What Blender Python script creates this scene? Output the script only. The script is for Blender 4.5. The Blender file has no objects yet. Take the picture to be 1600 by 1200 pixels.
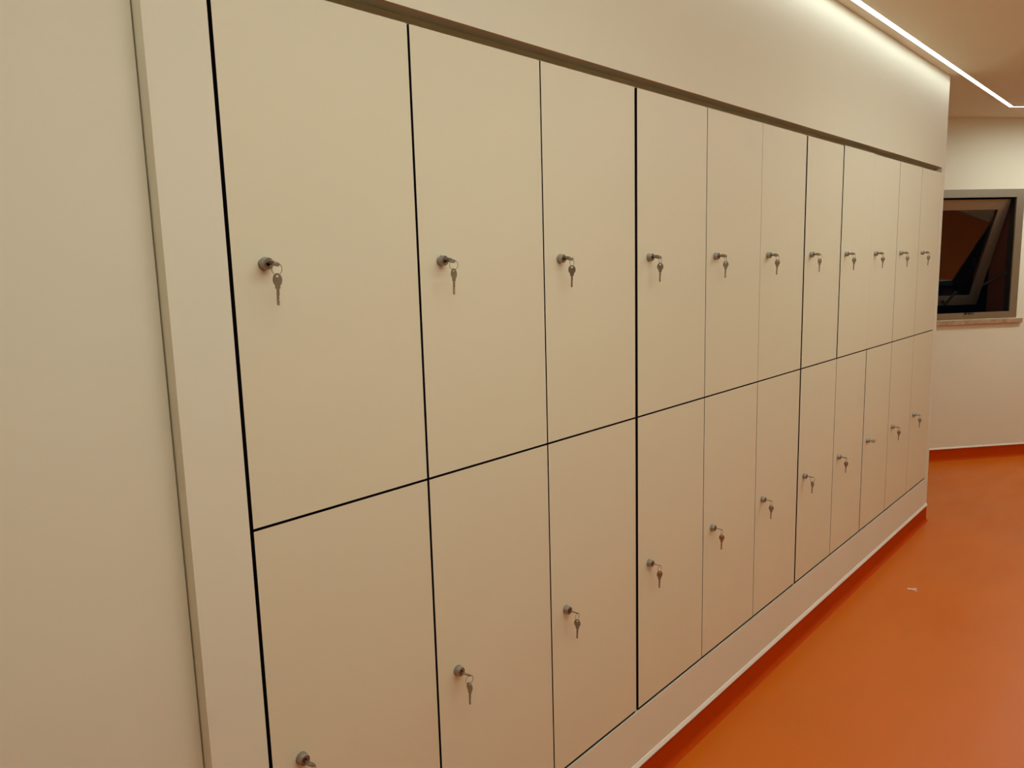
import bpy, bmesh, math, random
from mathutils import Vector, Matrix

random.seed(7)
sc = bpy.context.scene
col = sc.collection
MID = 1.185                       # height of the seam between the two rows of doors
CEIL = 2.628
EX, EW = math.cos(math.radians(39.5)), math.sin(math.radians(39.5))
U = Vector((EX, -EW, 0))          # along the slanted end wall
N = Vector((EW, EX, 0))           # out of the room through that wall
WC = 4.07                         # distance of the end wall's face along N

# ------------------------------------------------------------------ camera
cam_d = bpy.data.cameras.new('camera')
cam = bpy.data.objects.new('camera', cam_d)
col.objects.link(cam)
sc.camera = cam
cam_d.sensor_fit = 'HORIZONTAL'
cam_d.sensor_width = 36.0
cam_d.lens = 1197.78 / 1600 * 36.0
cam_d.clip_start = 0.01
yaw, pit, rol = (math.radians(a) for a in (47.8699, 8.6667, -1.5736))
F = Vector((math.sin(yaw) * math.cos(pit), math.cos(yaw) * math.cos(pit), -math.sin(pit)))
R = F.cross(Vector((0, 0, 1))).normalized()
Up = R.cross(F)
R2 = R * math.cos(rol) + Up * math.sin(rol)
U2 = -R * math.sin(rol) + Up * math.cos(rol)
m = Matrix((R2, U2, -F)).transposed().to_4x4()
m.translation = Vector((-0.6311, -1.1799, 0.4348 + MID))
cam.matrix_world = m

# ------------------------------------------------------------------ world, light levels, exposure
w = bpy.data.worlds.new('night')
sc.world = w
w.use_nodes = True
w.node_tree.nodes['Background'].inputs[0].default_value = (0.25, 0.35, 0.6, 1)
w.node_tree.nodes['Background'].inputs[1].default_value = 0.002
sc.view_settings.view_transform = 'Standard'
sc.view_settings.look = 'None'
sc.view_settings.gamma = 1.0
sc.view_settings.use_curve_mapping = False
sc.view_settings.exposure = 0.07
STRIP_COLOR, STRIP_POWER = (0.92, 1.04, 1.08), 15.5
RECESS = 0.009                   # depth of the strip's diffuser above the ceiling face
FILL_COLOR, FILL_POWER = (0.95, 1.05, 1.03), 15.5  # emission of the added fill lamps


# ------------------------------------------------------------------ materials
def mat(name, color, rough=0.6, metal=0.0, spec=0.5, noise=0.0, scale=8.0, bump=0.0, bscale=60.0, second=None):
    m = bpy.data.materials.new(name)
    m.use_nodes = True
    nt = m.node_tree
    b = nt.nodes['Principled BSDF']
    b.inputs['Base Color'].default_value = (*color, 1)
    b.inputs['Roughness'].default_value = rough
    b.inputs['Metallic'].default_value = metal
    b.inputs['Specular IOR Level'].default_value = spec
    tc = nt.nodes.new('ShaderNodeTexCoord')
    if noise > 0:
        n = nt.nodes.new('ShaderNodeTexNoise')
        n.inputs['Scale'].default_value = scale
        n.inputs['Detail'].default_value = 4
        nt.links.new(tc.outputs['Object'], n.inputs['Vector'])
        r = nt.nodes.new('ShaderNodeValToRGB')
        s = second or tuple(c * (1 - noise) for c in color)
        r.color_ramp.elements[0].color = (*s, 1)
        r.color_ramp.elements[1].color = (*color, 1)
        r.color_ramp.elements[0].position = 0.3
        r.color_ramp.elements[1].position = 0.7
        nt.links.new(n.outputs['Fac'], r.inputs['Fac'])
        nt.links.new(r.outputs['Color'], b.inputs['Base Color'])
    if bump > 0:
        n2 = nt.nodes.new('ShaderNodeTexNoise')
        n2.inputs['Scale'].default_value = bscale
        n2.inputs['Detail'].default_value = 3
        nt.links.new(tc.outputs['Object'], n2.inputs['Vector'])
        bp = nt.nodes.new('ShaderNodeBump')
        bp.inputs['Strength'].default_value = bump
        bp.inputs['Distance'].default_value = 0.002
        nt.links.new(n2.outputs['Fac'], bp.inputs['Height'])
        nt.links.new(bp.outputs['Normal'], b.inputs['Normal'])
    return m


def emit(name, color, power):
    m = bpy.data.materials.new(name)
    m.use_nodes = True
    nt = m.node_tree
    nt.nodes.clear()
    o = nt.nodes.new('ShaderNodeOutputMaterial')
    e = nt.nodes.new('ShaderNodeEmission')
    e.inputs[0].default_value = (*color, 1)
    e.inputs[1].default_value = power
    nt.links.new(e.outputs[0], o.inputs[0])
    return m


FLOOR_GLOSS = (0.30, 0.40)        # smeared polish: roughness between these
M = dict(
    wall=mat('wall_paint', (0.82, 0.785, 0.59), 0.75, noise=0.015, scale=3, bump=0.03, bscale=120),
    ceiling=mat('ceiling_paint', (0.82, 0.78, 0.62), 0.8, noise=0.015, scale=3),
    sand=mat('sand_paint', (0.78, 0.62, 0.38), 0.8, noise=0.02, scale=3),
    door=mat('cream_laminate', (0.80, 0.745, 0.52), 0.5, spec=0.35, noise=0.012, scale=5, bump=0.02, bscale=260),
    core=mat('black_core', (0.010, 0.008, 0.007), 0.8, spec=0.05),
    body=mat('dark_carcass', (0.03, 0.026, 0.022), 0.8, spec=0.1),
    floor=mat('orange_vinyl', (0.64, 0.140, 0.005), 0.34, spec=0.34, noise=0.05, scale=2.5, bump=0.05, bscale=45),
    skirt=mat('orange_coved_vinyl', (0.53, 0.056, 0.001), 0.6, spec=0.03, noise=0.05, scale=4),
    cap=mat('cream_cap_strip', (0.80, 0.72, 0.58), 0.5),
    alu=mat('brushed_aluminium_frame', (0.38, 0.335, 0.25), 0.36, metal=0.85, noise=0.04, scale=30),
    gasket=mat('black_rubber_gasket', (0.01, 0.01, 0.01), 0.7),
    lock=mat('satin_nickel', (0.36, 0.33, 0.27), 0.42, metal=0.75),
    plug=mat('dull_nickel', (0.34, 0.29, 0.22), 0.4, metal=0.9),
    hole=mat('keyhole_black', (0.01, 0.008, 0.006), 0.8),
    key=mat('nickel_plated_brass', (0.35, 0.31, 0.235), 0.34, metal=0.9, noise=0.1, scale=300),
    sill=mat('pinkish_marble', (0.52, 0.36, 0.22), 0.4, noise=0.3, scale=22, second=(0.36, 0.22, 0.12)),
    terracotta=mat('terracotta_render', (0.065, 0.011, 0.004), 0.9, noise=0.1, scale=30),
    handle=mat('grey_handle', (0.09, 0.085, 0.075), 0.4, metal=0.6),
    paper=mat('white_scrap', (0.85, 0.74, 0.62), 0.8),
    profile=mat('white_profile', (0.8, 0.78, 0.74), 0.5),
    strip=emit('strip_diffuser', STRIP_COLOR, STRIP_POWER),
    line=emit('fill_lamp_diffuser', FILL_COLOR, FILL_POWER),
)
nt = M['floor'].node_tree
tc = next(n for n in nt.nodes if n.type == 'TEX_COORD')
mp = nt.nodes.new('ShaderNodeMapping'); mp.inputs['Scale'].default_value = (1.0, 3.5, 1.0); mp.inputs['Rotation'].default_value = (0, 0, 0.6)
n1 = nt.nodes.new('ShaderNodeTexNoise'); n1.inputs['Scale'].default_value = 2.2; n1.inputs['Detail'].default_value = 6
mr = nt.nodes.new('ShaderNodeMapRange'); mr.inputs['From Min'].default_value = 0.35; mr.inputs['From Max'].default_value = 0.65
mr.inputs['To Min'].default_value, mr.inputs['To Max'].default_value = FLOOR_GLOSS
nt.links.new(tc.outputs['Object'], mp.inputs['Vector']); nt.links.new(mp.outputs['Vector'], n1.inputs['Vector'])
nt.links.new(n1.outputs['Fac'], mr.inputs['Value']); nt.links.new(mr.outputs['Result'], nt.nodes['Principled BSDF'].inputs['Roughness'])
g = bpy.data.materials.new('window_glass')
g.use_nodes = True
nt = g.node_tree
nt.nodes.clear()
out = nt.nodes.new('ShaderNodeOutputMaterial')
gl = nt.nodes.new('ShaderNodeBsdfGlossy'); gl.inputs['Roughness'].default_value = 0.0
gl.inputs['Color'].default_value = (1, 1, 1, 1)
tr = nt.nodes.new('ShaderNodeBsdfTransparent'); tr.inputs['Color'].default_value = (0.85, 0.88, 0.86, 1)
fr = nt.nodes.new('ShaderNodeFresnel'); fr.inputs['IOR'].default_value = 1.9
mx = nt.nodes.new('ShaderNodeMixShader')
nt.links.new(fr.outputs[0], mx.inputs[0]); nt.links.new(tr.outputs[0], mx.inputs[1])
nt.links.new(gl.outputs[0], mx.inputs[2]); nt.links.new(mx.outputs[0], out.inputs[0])
M['glass'] = g


# ------------------------------------------------------------------ mesh helpers
def box(bm, x0, x1, y0, y1, z0, z1, mi=0, frame=None):
    vs = []
    for z in (z0, z1):
        for x, y in ((x0, y0), (x1, y0), (x1, y1), (x0, y1)):
            p = Vector((x, y, z))
            vs.append(bm.verts.new(frame @ p if frame else p))
    fs = [(3, 2, 1, 0), (4, 5, 6, 7), (0, 1, 5, 4), (1, 2, 6, 5), (2, 3, 7, 6), (3, 0, 4, 7)]
    r = []
    for f in fs:
        fc = bm.faces.new([vs[i] for i in f]); fc.material_index = mi; r.append(fc)
    return r


def obj(name, bm, mats, parent=None, smooth=False, loc=None, mw=None):
    me = bpy.data.meshes.new(name)
    bmesh.ops.recalc_face_normals(bm, faces=bm.faces)
    if smooth:
        for f in bm.faces:
            f.smooth = True
    bm.to_mesh(me); bm.free()
    for mm in (mats if isinstance(mats, (list, tuple)) else [mats]):
        me.materials.append(mm)
    if smooth:
        me.set_sharp_from_angle(angle=math.radians(35))
    o = bpy.data.objects.new(name, me)
    col.objects.link(o)
    if parent:
        o.parent = parent
    if loc is not None:
        o.location = loc
    if mw is not None:
        o.matrix_basis = mw
    return o


def thing(name, label, cat, loc=(0, 0, 0), group=None, mw=None):
    o = bpy.data.objects.new(name, None)
    o.empty_display_size = 0.05
    col.objects.link(o)
    if mw is not None:
        o.matrix_basis = mw
    else:
        o.location = loc
    o['label'] = label; o['category'] = cat
    if group:
        o['group'] = group
    return o


def tag(o, label, cat, group=None):
    o['label'] = label; o['category'] = cat
    if group:
        o['group'] = group
    return o


def structure(o, label=None, cat=None):
    o['kind'] = 'structure'
    if label:
        o['label'] = label
    if cat:
        o['category'] = cat
    return o


def prism(bm, prof, p0, p1, up=Vector((0, 0, 1)), mi=0, m0=0.0, m1=0.0):
    """sweep profile (a = sideways, b = up) from p0 to p1; m0/m1 = mitre slopes"""
    d = (p1 - p0).normalized()
    s = d.cross(up).normalized()
    a = [bm.verts.new(p0 + s * q[0] + up * q[1] + d * (q[0] * m0)) for q in prof]
    b = [bm.verts.new(p1 + s * q[0] + up * q[1] + d * (q[0] * m1)) for q in prof]
    n = len(prof)
    for i in range(n):
        f = bm.faces.new((a[i], a[(i + 1) % n], b[(i + 1) % n], b[i])); f.material_index = mi
    bm.faces.new(a[::-1]).material_index = mi
    bm.faces.new(b).material_index = mi


def lathe(bm, rings, seg=28, axis='Y', mi=0):
    """rings: list of (distance along axis, radius, material)"""
    prev = None
    for t, r, k in rings:
        if r < 1e-6:
            cur = [bm.verts.new((0, t, 0))]
        else:
            cur = [bm.verts.new((r * math.cos(2 * math.pi * i / seg), t, r * math.sin(2 * math.pi * i / seg))) for i in range(seg)]
        if prev:
            for i in range(seg):
                j = (i + 1) % seg
                if len(cur) == 1:
                    f = bm.faces.new((prev[i], prev[j], cur[0]))
                elif len(prev) == 1:
                    f = bm.faces.new((prev[0], cur[j], cur[i]))
                else:
                    f = bm.faces.new((prev[i], prev[j], cur[j], cur[i]))
                f.material_index = k
        prev = cur


# ------------------------------------------------------------------ the setting
XL, XR = -0.0035, 4.400           # sides of the niche the lockers stand in
ZB, ZT = MID - 0.912, MID + 0.932  # its bottom and top
XC = 4.468                        # outer corner of the locker wall
Y_BACK = (WC - EW * XC) / EX      # where the locker wall's end meets the slanted wall
RX, RY = -3.2, -3.4               # unseen sides of the room

wlab = {'wall_left': ('cream wall panel between the recessed wall and the first locker block', (-0.1055, XL, 0, 0.55, 0, CEIL)),
        'wall_below': ('low cream plinth wall under the lockers', (XL, XR, 0, 0.55, 0, ZB)),
        'wall_above': ('cream wall above the lockers, washed by the light strip', (XL, XR, 0, 0.55, ZT, CEIL)),
        'wall_corner': ('narrow cream wall corner right of the lockers', (XR, XC, 0, 0.55, 0, CEIL)),
        'wall_behind': ('cream back of the locker niche', (XL, XR, 0.50, 0.55, ZB, ZT))}
for nm, (lab, bb) in wlab.items():
    bm = bmesh.new()
    box(bm, *bb)
    if nm == 'wall_above':
        box(bm, XL, XR, 0.042, 0.06, MID + 0.9012, ZT)
    if nm == 'wall_corner':
        box(bm, XR, XC, 0.55, Y_BACK + 0.05, 0, CEIL)
    structure(obj(nm, bm, M['wall']), lab, 'wall')

bm = bmesh.new()
box(bm, RX, -0.108, 0.028, 0.2, 0, CEIL)
structure(obj('wall_near', bm, M['wall']), 'plain cream wall set slightly back left of the lockers', 'wall')


def endframe(c=0.0):
    """matrix taking (u, outward, z) to the world on the slanted end wall"""
    mm = Matrix((U, N, Vector((0, 0, 1)))).transposed().to_4x4()
    mm.translation = N * (WC + c)
    return mm


EF = endframe()
U0 = 2.38
U1 = 8.1
WU0, WU1, WZ0, WZ1 = 4.09, 5.075, 1.124, 2.108
bm = bmesh.new()
for a in ((U0, WU0, 0, CEIL), (WU1, U1, 0, CEIL), (WU0, WU1, 0, WZ0), (WU0, WU1, WZ1, CEIL)):
    box(bm, a[0], a[1], 0, 0.07, a[2], a[3], frame=EF)
structure(obj('wall_back', bm, M['wall']), 'cream end wall with the open window', 'wall')
bm = bmesh.new()
for a in ((U0, WU0 + 0.03, 0, CEIL), (WU1 - 0.062, U1, 0, CEIL), (WU0 + 0.03, WU1 - 0.062, 0, WZ0 + 0.03), (WU0 + 0.03, WU1 - 0.062, WZ1 - 0.03, CEIL)):
    box(bm, a[0], a[1], 0.0715, 0.24, a[2], a[3], frame=EF)
structure(obj('wall_outside', bm, M['terracotta']), 'dark red outer wall face around the window opening', 'wall')

PE = U * U1 + N * WC
bm = bmesh.new(); box(bm, RX - 0.1, PE.x + 0.2, RY - 0.1, RY, 0, CEIL)
structure(obj('wall_right', bm, M['sand']))
bm = bmesh.new(); box(bm, RX - 0.1, RX, RY, 0.2, 0, CEIL)
structure(obj('wall_front', bm, M['sand']))


def slab(z0, z1):
    b = bmesh.new()
    pts = [(RX - 0.1, RY - 0.1), (PE.x + 0.3, RY - 0.1), (PE.x + 0.3, PE.y), (PE.x + N.x * 0.07, PE.y + N.y * 0.07)]
    q = U * U0 + N * (WC + 0.07)
    pts += [(q.x, q.y), (XC - 0.2, q.y), (XC - 0.2, 0.55), (RX - 0.1, 0.55)]
    lo = [b.verts.new((x, y, z0)) for x, y in pts]
    hi = [b.verts.new((x, y, z1)) for x, y in pts]
    n = len(pts)
    b.faces.new(lo[::-1]); b.faces.new(hi)
    for i in range(n):
        b.faces.new((lo[i], lo[(i + 1) % n], hi[(i + 1) % n], hi[i]))
    return b


structure(obj('floor', slab(-0.1, 0), M['floor']), 'glossy orange vinyl floor', 'floor')
# the ceiling is split by the slot of the light strip
HW = 0.0135
strip_pts = [Vector((RX - 0.1, -0.0215, 0)), Vector((5.855, -0.0725, 0)), Vector((5.855, -0.0725, 0)) + U * 4.2]


def offset(pts, e):
    r = []
    for i, p in enumerate(pts):
        ds = []
        if i > 0: ds.append((p - pts[i - 1]).normalized())
        if i < len(pts) - 1: ds.append((pts[i + 1] - p).normalized())
        t = sum(ds, Vector()).normalized()
        s = Vector((-t.y, t.x, 0))
        r.append(p + s * (e / abs(s.dot(Vector((-ds[0].y, ds[0].x, 0))))))
    return r


def plate(b, pts, z0, z1):
    lo = [b.verts.new((p[0], p[1], z0)) for p in pts]
    hi = [b.verts.new((p[0], p[1], z1)) for p in pts]
    n = len(pts)
    f = [b.faces.new(lo[::-1]), b.faces.new(hi)]
    for i in range(n):
        b.faces.new((lo[i], lo[(i + 1) % n], hi[(i + 1) % n], hi[i]))
    bmesh.ops.triangulate(b, faces=f)


bm = bmesh.new()
q = U * U0 + N * (WC + 0.07)
wside, rside = offset(strip_pts, HW), offset(strip_pts, -HW)
pe7 = PE + N * 0.07 + U * 0.2
plate(bm, [(p.x, p.y) for p in wside] + [(pe7.x, pe7.y), (q.x, q.y), (XC - 0.2, q.y), (XC - 0.2, 0.55), (RX - 0.1, 0.55)], CEIL, CEIL + 0.1)
plate(bm, [(p.x, p.y) for p in rside[::-1]] + [(RX - 0.1, RY - 0.1), (rside[2].x, RY - 0.1)], CEIL, CEIL + 0.1)
structure(obj('ceiling', bm, M['ceiling']), 'plain cream ceiling with the light strip', 'ceiling')

# coved skirting with a cream cap strip
SK = 0.094
cove = [(0, 0), (0.020, 0.0003), (0.0150, 0.0022), (0.0105, 0.0055), (0.0070, 0.0100), (0.0047, 0.0155), (0.0036, 0.0220), (0.003, SK), (0, SK)]
cap = [(0, SK), (0.0035, SK), (0.0085, SK + 0.001), (0.0085, SK + 0.004), (0.002, SK + 0.013), (0, SK + 0.014)]
zz = Vector((0, 0, 0))


def skirting(nm, capnm, pts):
    b1, b2 = bmesh.new(), bmesh.new()
    for i in range(len(pts) - 1):
        m0 = m1 = 0.0
        d = (pts[i + 1] - pts[i]).normalized()
        if i > 0:
            e = (pts[i] - pts[i - 1]).normalized()
            m0 = math.tan(0.5 * math.atan2(e.cross(d).z, e.dot(d)))
        if i < len(pts) - 2:
            e = (pts[i + 2] - pts[i + 1]).normalized()
            m1 = -math.tan(0.5 * math.atan2(d.cross(e).z, d.dot(e)))
        prism(b1, cove, pts[i], pts[i + 1], m0=m0, m1=m1)
        prism(b2, cap, pts[i], pts[i + 1], m0=m0, m1=m1)
    structure(obj(nm, b1, M['skirt'], smooth=True))
    structure(obj(capnm, b2, M['cap']))


skirting('baseboard_left', 'trim_1', [Vector((-0.1055, 0, 0)), Vector((XC, 0, 0)), Vector((XC, Y_BACK - 0.03, 0))])
skirting('baseboard_back', 'trim_2', [U * (U0 + 0.1) + N * WC, U * (U1 - 0.05) + N * WC])
skirting('baseboard_near', 'trim_3', [Vector((RX + 0.03, 0.028, 0)), Vector((-0.14, 0.028, 0))])

# ------------------------------------------------------------------ ceiling light strip
def run(b, pts, e0, e1, z0, z1):
    A_, B_ = offset(pts, e0), offset(pts, e1)
    rows = [[b.verts.new((p.x, p.y, z)) for p, z in ((a, z0), (c, z0), (c, z1), (a, z1))] for a, c in zip(A_, B_)]
    for i in range(len(pts) - 1):
        for j in range(4):
            b.faces.new((rows[i][j], rows[i][(j + 1) % 4], rows[i + 1][(j + 1) % 4], rows[i + 1][j]))
    b.faces.new(rows[0]); b.faces.new(rows[-1][::-1])


st = thing('led_strip_light', 'thin glowing white light strip bending along the ceiling edge', 'light', (0, 0, CEIL))
b = bmesh.new()
run(b, strip_pts, HW, HW - 0.0015, 0, 0.02)
run(b, strip_pts, -HW + 0.0015, -HW, 0, 0.02)
run(b, strip_pts, HW, -HW, 0.02, 0.022)
obj('profile', b, M['profile'], st)
b = bmesh.new(); run(b, strip_pts, HW - 0.0016, -HW + 0.0016, RECESS, RECESS + 0.002); obj('diffuser', b, M['strip'], st)

# fill lamps added overhead, out of view, since the strip alone is too dim
LW = 0.12
fill_lamp_spots = [(Vector((0.32, -1.20, CEIL)), 0, 1.1, 'added unseen fill lamp facing the nearer lockers'),
              (Vector((3.12, -1.12, CEIL)), 0, 0.92, 'added unseen fill lamp facing the far lockers'),
              (U * 5.75 + N * (WC - 0.85) + Vector((0, 0, CEIL)), -39.5, 1.02, 'added unseen fill lamp facing the open window')]
for p, ang, hl, lab in fill_lamp_spots:
    ln = thing('added_fill_lamp', lab, 'light', group='added fill lamps out of view',
               mw=Matrix.Translation(p) @ Matrix.Rotation(math.radians(ang), 4, 'Z'))
    b = bmesh.new(); box(b, -hl, hl, -LW, LW, -0.03, 0); obj('housing', b, M['profile'], ln)
    b = bmesh.new(); box(b, -hl + 0.02, hl - 0.02, -LW + 0.02, LW - 0.02, -0.036, -0.0302); obj('diffuser', b, M['line'], ln)

# ------------------------------------------------------------------ lockers
# edges of the doors of the 11 columns (left, right), upper and lower row
up_l = [0.0035, 0.4065, 0.8010, 1.2065, 1.6030, 2.0000, 2.4040, 2.8065, 3.2022, 3.6035, 4.0015]
up_r = [0.4005, 0.7965, 1.1935, 1.5995, 1.9985, 2.3920, 2.7955, 3.2018, 3.5995, 3.9990, 4.3965]
lo_l = [0.0035, 0.4065, 0.8010, 1.2065, 1.6030, 2.0010, 2.4040, 2.8035, 3.2055, 3.6030, 4.0015]
lo_r = [0.4005, 0.7965, 1.1935, 1.5995, 1.9980, 2.3920, 2.7995, 3.1980, 3.5995, 3.9995, 4.3965]
DT = 0.012
LOCK_X = 0.058
LOCK_Z = 0.452


def door_mesh(wd, ht):
    b = bmesh.new()
    r = box(b, 0, wd, 0, DT, 0, ht, 1)
    r[2].material_index = 0
    r[4].material_index = 0
    return b


def lock_mesh():
    b = bmesh.new()
    lathe(b, [(0.0, 0.0118, 0), (-0.0015, 0.0118, 0), (-0.0020, 0.0108, 0), (-0.0125, 0.0105, 0), (-0.0138, 0.0098, 0), (-0.0140, 0.0088, 0),
              (-0.0132, 0.0084, 1), (-0.0132, 0.0042, 1), (-0.0128, 0.0040, 2), (-0.0060, 0.0038, 2), (-0.0060, 0.0, 2)])
    me = bpy.data.meshes.new('lock')
    bmesh.ops.recalc_face_normals(b, faces=b.faces)
    for f in b.faces: f.smooth = True
    b.to_mesh(me); b.free()
    for k in ('lock', 'plug', 'hole'): me.materials.append(M[k])
    me.set_sharp_from_angle(angle=math.radians(35))
    return me


LOCK = lock_mesh()
units = [(0, 3, 'wide six-door cream locker block nearest the camera, left of the first thick black seam'),
         (3, 6, 'six-door cream locker block between the two thick black seams'),
         (6, 9, 'six-door cream locker block right of the second thick black seam'),
         (9, 11, 'narrow four-door cream locker block at the far end beside the window')]
for a, z, lab in units:
    x0, x1 = min(up_l[a], lo_l[a]), max(up_r[z - 1], lo_r[z - 1])
    un = thing('locker', lab, 'locker', (x0, 0, ZB), 'built-in locker blocks in the wall niche')
    b = bmesh.new()
    t = 0.016
    y0, y1 = DT + 0.001, 0.48
    bx0, bx1 = 0.002, x1 - x0 - 0.002
    h = 2 * 0.9 + 0.012
    box(b, bx0, bx0 + t, y0, y1, 0.003, h)
    box(b, bx1 - t, bx1, y0, y1, 0.003, h)
    for c in range(a + 1, z):
        xm = 0.5 * (up_r[c - 1] + up_l[c]) - x0
        box(b, xm - t / 2, xm + t / 2, y0, y1 - t, t, h - t)
    box(b, bx0, bx1, 0.003, y0, 0.003, 0.0085)  # dark lip added below the doors, painted shade for the bottom gap
    for zc in (0.003, 0.912 - t / 2, h - t):
        box(b, bx0 + t, bx1 - t, y0, y1 - t, zc, zc + t)
    box(b, bx0 + t, bx1 - t, y1 - t, y1, t, h - t)
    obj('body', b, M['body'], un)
    for c in range(a, z):
        for row, (xl, xr, zb, zt) in enumerate(((up_l[c], up_r[c], 0.912 + 0.003, 0.912 + 0.902 + (0.003 if c == 7 else 0)),
                                                (lo_l[c], lo_r[c], 0.012, 0.912 - 0.002))):
            d = obj('door', door_mesh(xr - xl, zt - zb), [M['door'], M['core']], un, loc=(xl - x0, 0, zb))
            lk = bpy.data.objects.new('lock', LOCK)
            col.objects.link(lk)
            lk.parent = d
            xs = (up_l[c] if abs(up_l[c] - lo_l[c]) > 1 else min(up_l[c], lo_l[c])) + LOCK_X
            lk.location = (xs - xl, 0, (0.912 + (LOCK_Z if row == 0 else -LOCK_Z - 0.003)) - zb)


# ------------------------------------------------------------------ keys
def key_mesh(blade=True):
    """plate in X-Z, hole centre at the origin, blade towards -Z"""
    b = bmesh.new()
    n = 40
    th = 0.0010
    outl, hole = [], []
    for i in range(n):
        a = 2 * math.pi * i / n
        ox = 0.0088 * math.cos(a)
        oz = -0.0062 + 0.0108 * math.sin(a)
        outl.append((ox, oz))
        hole.append((0.0028 * math.cos(a), 0.0024 * math.sin(a)))
    F_ = [[b.verts.new((x, y, z)) for x, z in lp] for y in (-th, th) for lp in (outl, hole)]
    fo, fh, bo, bh = F_
    for i in range(n):
        j = (i + 1) % n
        b.faces.new((fo[i], fo[j], fh[j], fh[i]))
        b.faces.new((bo[j], bo[i], bh[i], bh[j]))
        b.faces.new((fo[j], fo[i], bo[i], bo[j]))
        b.faces.new((fh[i], fh[j], bh[j], bh[i]))
    # shoulder, then the blade as a row of cross-sections with a toothed right edge
    rows = [(-0.0155, -0.0045, 0.0045), (-0.0208, -0.0045, 0.0045), (-0.0210, -0.0022, 0.0022)]
    if blade:
        for zr, xr in ((-0.0312, 0.0022), (-0.0340, 0.0010), (-0.0368, 0.0022), (-0.0395, 0.0007), (-0.0422, 0.0022), (-0.0445, 0.0012), (-0.0465, 0.0022)):
            rows.append((zr, -0.0022, xr))
        rows.append((-0.0485, -0.0010, 0.0008))
    else:
        rows.append((-0.0290, -0.0022, 0.0022))
    th2 = 0.0012
    prev = None
    for zr, xl_, xr in rows:
        cur = [b.verts.new(p) for p in ((xl_, -th2, zr), (xr, -th2, zr), (xr, th2, zr), (xl_, th2, zr))]
        if prev:
            for k in range(4):
                b.faces.new((prev[k], prev[(k + 1) % 4], cur[(k + 1) % 4], cur[k]))
        else:
            b.faces.new(cur[::-1])
        prev = cur
    b.faces.new(prev)
    bmesh.ops.recalc_face_normals(b, faces=b.faces)
    me = bpy.data.meshes.new('key')
    b.to_mesh(me); b.free()
    me.materials.append(M['key'])
    return me


def ring_mesh(R_=0.0100, r=0.00065, seg=32, sec=8):
    b = bmesh.new()
    vs = [[b.verts.new(((R_ + r * math.cos(2 * math.pi * j / sec)) * math.cos(2 * math.pi * i / seg), r * math.sin(2 * math.pi * j / sec),
                        (R_ + r * math.cos(2 * math.pi * j / sec)) * math.sin(2 * math.pi * i / seg))) for j in range(sec)] for i in range(seg)]
    for i in range(seg):
        for j in range(sec):
            b.faces.new((vs[i][j], vs[(i + 1) % seg][j], vs[(i + 1) % seg][(j + 1) % sec], vs[i][(j + 1) % sec])).smooth = True
    bmesh.ops.recalc_face_normals(b, faces=b.faces)
    me = bpy.data.meshes.new('key_ring')
    b.to_mesh(me); b.free()
    me.materials.append(M['key'])
    return me


KEY, STUB, RING = key_mesh(True), key_mesh(False), ring_mesh()
ordn = ['first', 'second', 'third', 'fourth', 'fifth', 'sixth', 'seventh', 'eighth', 'ninth', 'tenth', 'eleventh']
# how far the ring and the hanging key are turned from facing the viewer, and the key's tilt (degrees), for each column
upper = [(35, -36, 2), (30, -50, 2), (60, -8, 1), (70, 8, 1), (75, -15, 1), (60, 20, 2), (40, -40, 1), (60, -25, 1), (75, 10, 1), (70, -15, 1), (65, -22, 2)]
lower = [(60, 30, 2), (35, -48, 1), (60, -25, 1), (60, 25, 1), (75, 8, 1), (70, -12, 1), (30, -50, 2), (65, 12, 1), None, (70, 5, 1), (70, -12, 1)]


def put(name, me, parent, mw):
    o = bpy.data.objects.new(name, me)
    col.objects.link(o)
    o.parent = parent
    o.matrix_basis = mw
    return o


Rm = lambda a, ax: Matrix.Rotation(math.radians(a), 4, ax)
Tm = lambda x, y, z: Matrix.Translation((x, y, z))
for row, spec in enumerate((upper, lower)):
    for c in range(11):
        x = min(up_l[c], lo_l[c]) + LOCK_X
        z = MID + (LOCK_Z if row == 0 else -LOCK_Z - 0.003)
        where = 'upper' if row == 0 else 'lower'
        last = {0: 'nearest the camera', 10: 'nearest the window'}.get(c, 'counting from the left')
        s = spec[c]
        if s is None:
            lab = 'single shiny key with nothing hanging from it, in a lower-row locker lock'
        elif c in (0, 10):
            lab = 'silver key pair hanging in the %s lock of the column %s' % (where, last)
        else:
            lab = 'silver key pair hanging in the %s lock of the %s locker column from the left' % (where, ordn[c])
        # empty at the lock face; hole of the inserted key's bow sits YH in front of the door
        YH = 0.0365
        k = thing('key_set', lab, 'keys', (x, -YH, z), 'keys in the locker locks')
        roll = (34 if row == 0 else 26) if s else -35
        put('inserted_key', STUB, k, Rm(roll, 'Y') @ Rm(90, 'X'))
        if s:
            face = -math.degrees(math.atan2(x + 0.6311, 1.18 - YH))
            ry, ky, kt = face + s[0], face + s[1], s[2]
            # ring hangs through the hole, the second key hangs from the ring
            put('key_ring', RING, k, Tm(0, -0.0012, -0.0095) @ Rm(ry, 'Z'))
            put('hanging_key', KEY, k, Tm(0, -0.0012, -0.0095 - 0.0100 - 0.0016) @ Rm(ky, 'Z') @ Rm(kt, 'Y'))
        else:
            put('key_ring', RING, k, Tm(0.004, 0.003, 0.004) @ Rm(60, 'Z') @ Rm(50, 'X'))

# ------------------------------------------------------------------ window
wn = bpy.data.objects.new('window_1', None)
col.objects.link(wn)
wn.matrix_basis = EF @ Tm(WU0, 0, WZ0)
structure(wn, 'open top-hung window with grey metal frame above a stone sill', 'window')
WW, WH = WU1 - WU0, WZ1 - WZ0
fl, fr_, fb, ft = 0.065, 0.065, 0.048, 0.060
bm = bmesh.new()


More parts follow.
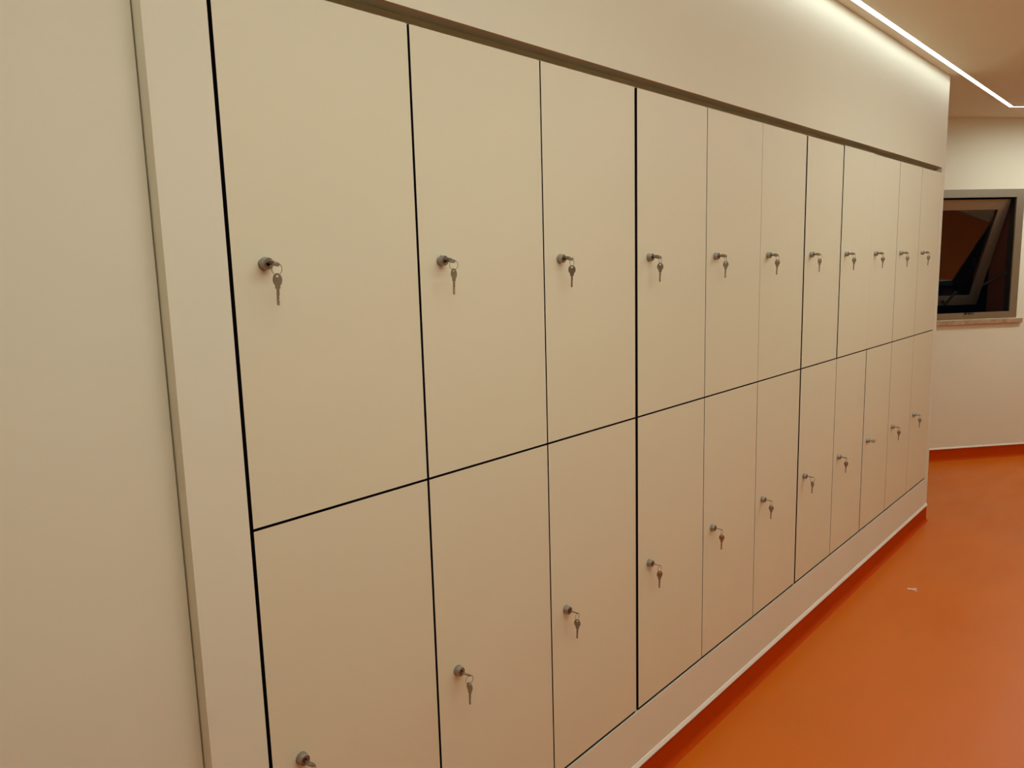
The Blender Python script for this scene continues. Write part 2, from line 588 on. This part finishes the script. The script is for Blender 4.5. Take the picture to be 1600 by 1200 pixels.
def ringframe(bm, x0, x1, z0, z1, l, r, bt, tp, y0, y1, mi=0):
    o = [(x0, z0), (x1, z0), (x1, z1), (x0, z1)]
    i_ = [(x0 + l, z0 + bt), (x1 - r, z0 + bt), (x1 - r, z1 - tp), (x0 + l, z1 - tp)]
    V = [[bm.verts.new((x, y, z)) for x, z in lp] for y in (y0, y1) for lp in (o, i_)]
    for k in range(4):
        j = (k + 1) % 4
        for f in ((V[0][k], V[0][j], V[1][j], V[1][k]), (V[2][j], V[2][k], V[3][k], V[3][j]),
                  (V[0][j], V[0][k], V[2][k], V[2][j]), (V[1][k], V[1][j], V[3][j], V[3][k])):
            bm.faces.new(f).material_index = mi


ringframe(bm, 0.001, WW - 0.001, 0.001, WH - 0.001, fl, fr_, fb, ft, -0.004, 0.010)
ringframe(bm, 0.004, WW - 0.004, 0.004, WH - 0.004, fl - 0.010, fr_ - 0.010, fb - 0.010, ft - 0.010, 0.0101, 0.068, 1)
obj('frame', bm, [M['alu'], M['gasket']], wn)
# sash: local origin at the hinge line, hanging to -Z, swung outwards
SW0, SW1, SH = fl - 0.004 - 0.0, WW - fr_ - 0.012, 0.875
hinge = Tm(0, 0.036, 2.034 - WZ0) @ Rm(20, 'X')
bm = bmesh.new()
ringframe(bm, SW0 + 0.01, SW1, -SH, 0, 0.085, 0.085, 0.080, 0.080, 0, 0.045)
ringframe(bm, SW0 + 0.085, SW1 - 0.075, -SH + 0.070, -0.070, 0.012, 0.012, 0.012, 0.012, 0.010, 0.034, 1)
sash = obj('sash', bm, [M['alu'], M['gasket']], wn, mw=hinge)
bm = bmesh.new()
for y in (0.014, 0.030):
    vs = [bm.verts.new((x, y, z)) for x, z in ((SW0 + 0.090, -SH + 0.075), (SW1 - 0.080, -SH + 0.075), (SW1 - 0.080, -0.075), (SW0 + 0.090, -0.075))]
    bm.faces.new(vs)
obj('pane', bm, M['glass'], sash)
# lever handle on the lower rail
hu = 4.700 - WU0
bm = bmesh.new()
box(bm, hu - 0.035, hu + 0.035, -0.012, 0, -SH + 0.028, -SH + 0.052)
box(bm, hu - 0.026, hu - 0.006, -0.034, -0.012, -SH + 0.030, -SH + 0.050)
fm = Tm(hu - 0.016, -0.036, -SH + 0.03) @ Rm(16, 'Y') @ Rm(14, 'X')
box(bm, -0.010, 0.010, -0.006, 0.006, -0.012, 0.125, frame=fm)
bmesh.ops.bevel(bm, geom=bm.edges[:], offset=0.002, segments=2, affect='EDGES')
obj('handle', bm, M['handle'], sash)
# friction stay between jamb and sash
bm = bmesh.new()
hs = hinge @ Vector((SW1 - 0.004, 0.030, -SH + 0.14))
pj = Vector((WW - fr_ - 0.004, 0.050, 1.47 - WZ0))
dirv = (hs - pj)
L = dirv.length
q = dirv.to_track_quat('X', 'Z').to_matrix().to_4x4()
q.translation = pj
box(bm, 0, L, -0.0015, 0.0015, -0.010, 0.010, frame=q)
obj('stay_arm', bm, M['handle'], wn)
bm = bmesh.new()
ku = 4.661 - WU0
box(bm, ku - 0.040, ku + 0.040, -0.007, -0.0042, fb - 0.010, fb - 0.001)
box(bm, ku - 0.036, ku - 0.026, -0.018, -0.007, fb - 0.012, fb + 0.002)
box(bm, ku - 0.012, ku + 0.012, -0.016, -0.007, fb - 0.012, fb)
obj('latch_keeper', bm, M['handle'], wn)
bm = bmesh.new()
box(bm, -0.05, WW + 0.045, -0.022, -0.0002, -0.042, -0.008)
bmesh.ops.bevel(bm, geom=bm.edges[:], offset=0.002, segments=2, affect='EDGES')
so = obj('window_sill', bm, M['sill'], wn)

# ------------------------------------------------------------------ scrap on the floor
bm = bmesh.new()
Hs = 0.0012


def strip_(pts, wds):
    prev = None
    rows = []
    for i, p in enumerate(pts):
        d = Vector(pts[min(i + 1, len(pts) - 1)]) - Vector(pts[max(i - 1, 0)])
        s = Vector((-d.y, d.x, 0)).normalized() * wds[i]
        P = Vector(p)
        rows.append([bm.verts.new(P + s), bm.verts.new(P - s), bm.verts.new(P - s + Vector((0, 0, Hs))), bm.verts.new(P + s + Vector((0, 0, Hs)))])
    for i in range(len(rows) - 1):
        for j in range(4):
            bm.faces.new((rows[i][j], rows[i][(j + 1) % 4], rows[i + 1][(j + 1) % 4], rows[i + 1][j]))
    bm.faces.new(rows[0][::-1]); bm.faces.new(rows[-1])


X_ = Vector((0.6675, -0.7441, 0)).normalized()      # across the picture
Y_ = Vector((0.7441, 0.6675, 0))                    # away from the viewer
P = lambda a, b_, c=0.0: X_ * a + Y_ * b_ + Vector((0, 0, c))
strip_([P(-0.020, 0.006, 0.002), P(-0.010, 0.004, 0.003), P(0.002, 0.0, 0.001)], [0.006, 0.007, 0.004])
strip_([P(0.001, 0.0, 0.001), P(0.010, -0.001, 0.004), P(0.022, 0.001, 0.003)], [0.004, 0.003, 0.003])
strip_([P(0.001, 0.0, 0.001), P(0.006, -0.010, 0.002), P(0.011, -0.020, 0.0)], [0.003, 0.003, 0.003])
sp = obj('paper_scrap', bm, M['paper'], loc=(3.312, -0.227, 0.0))
tag(sp, 'tiny pale torn scrap lying on the orange floor', 'scrap')
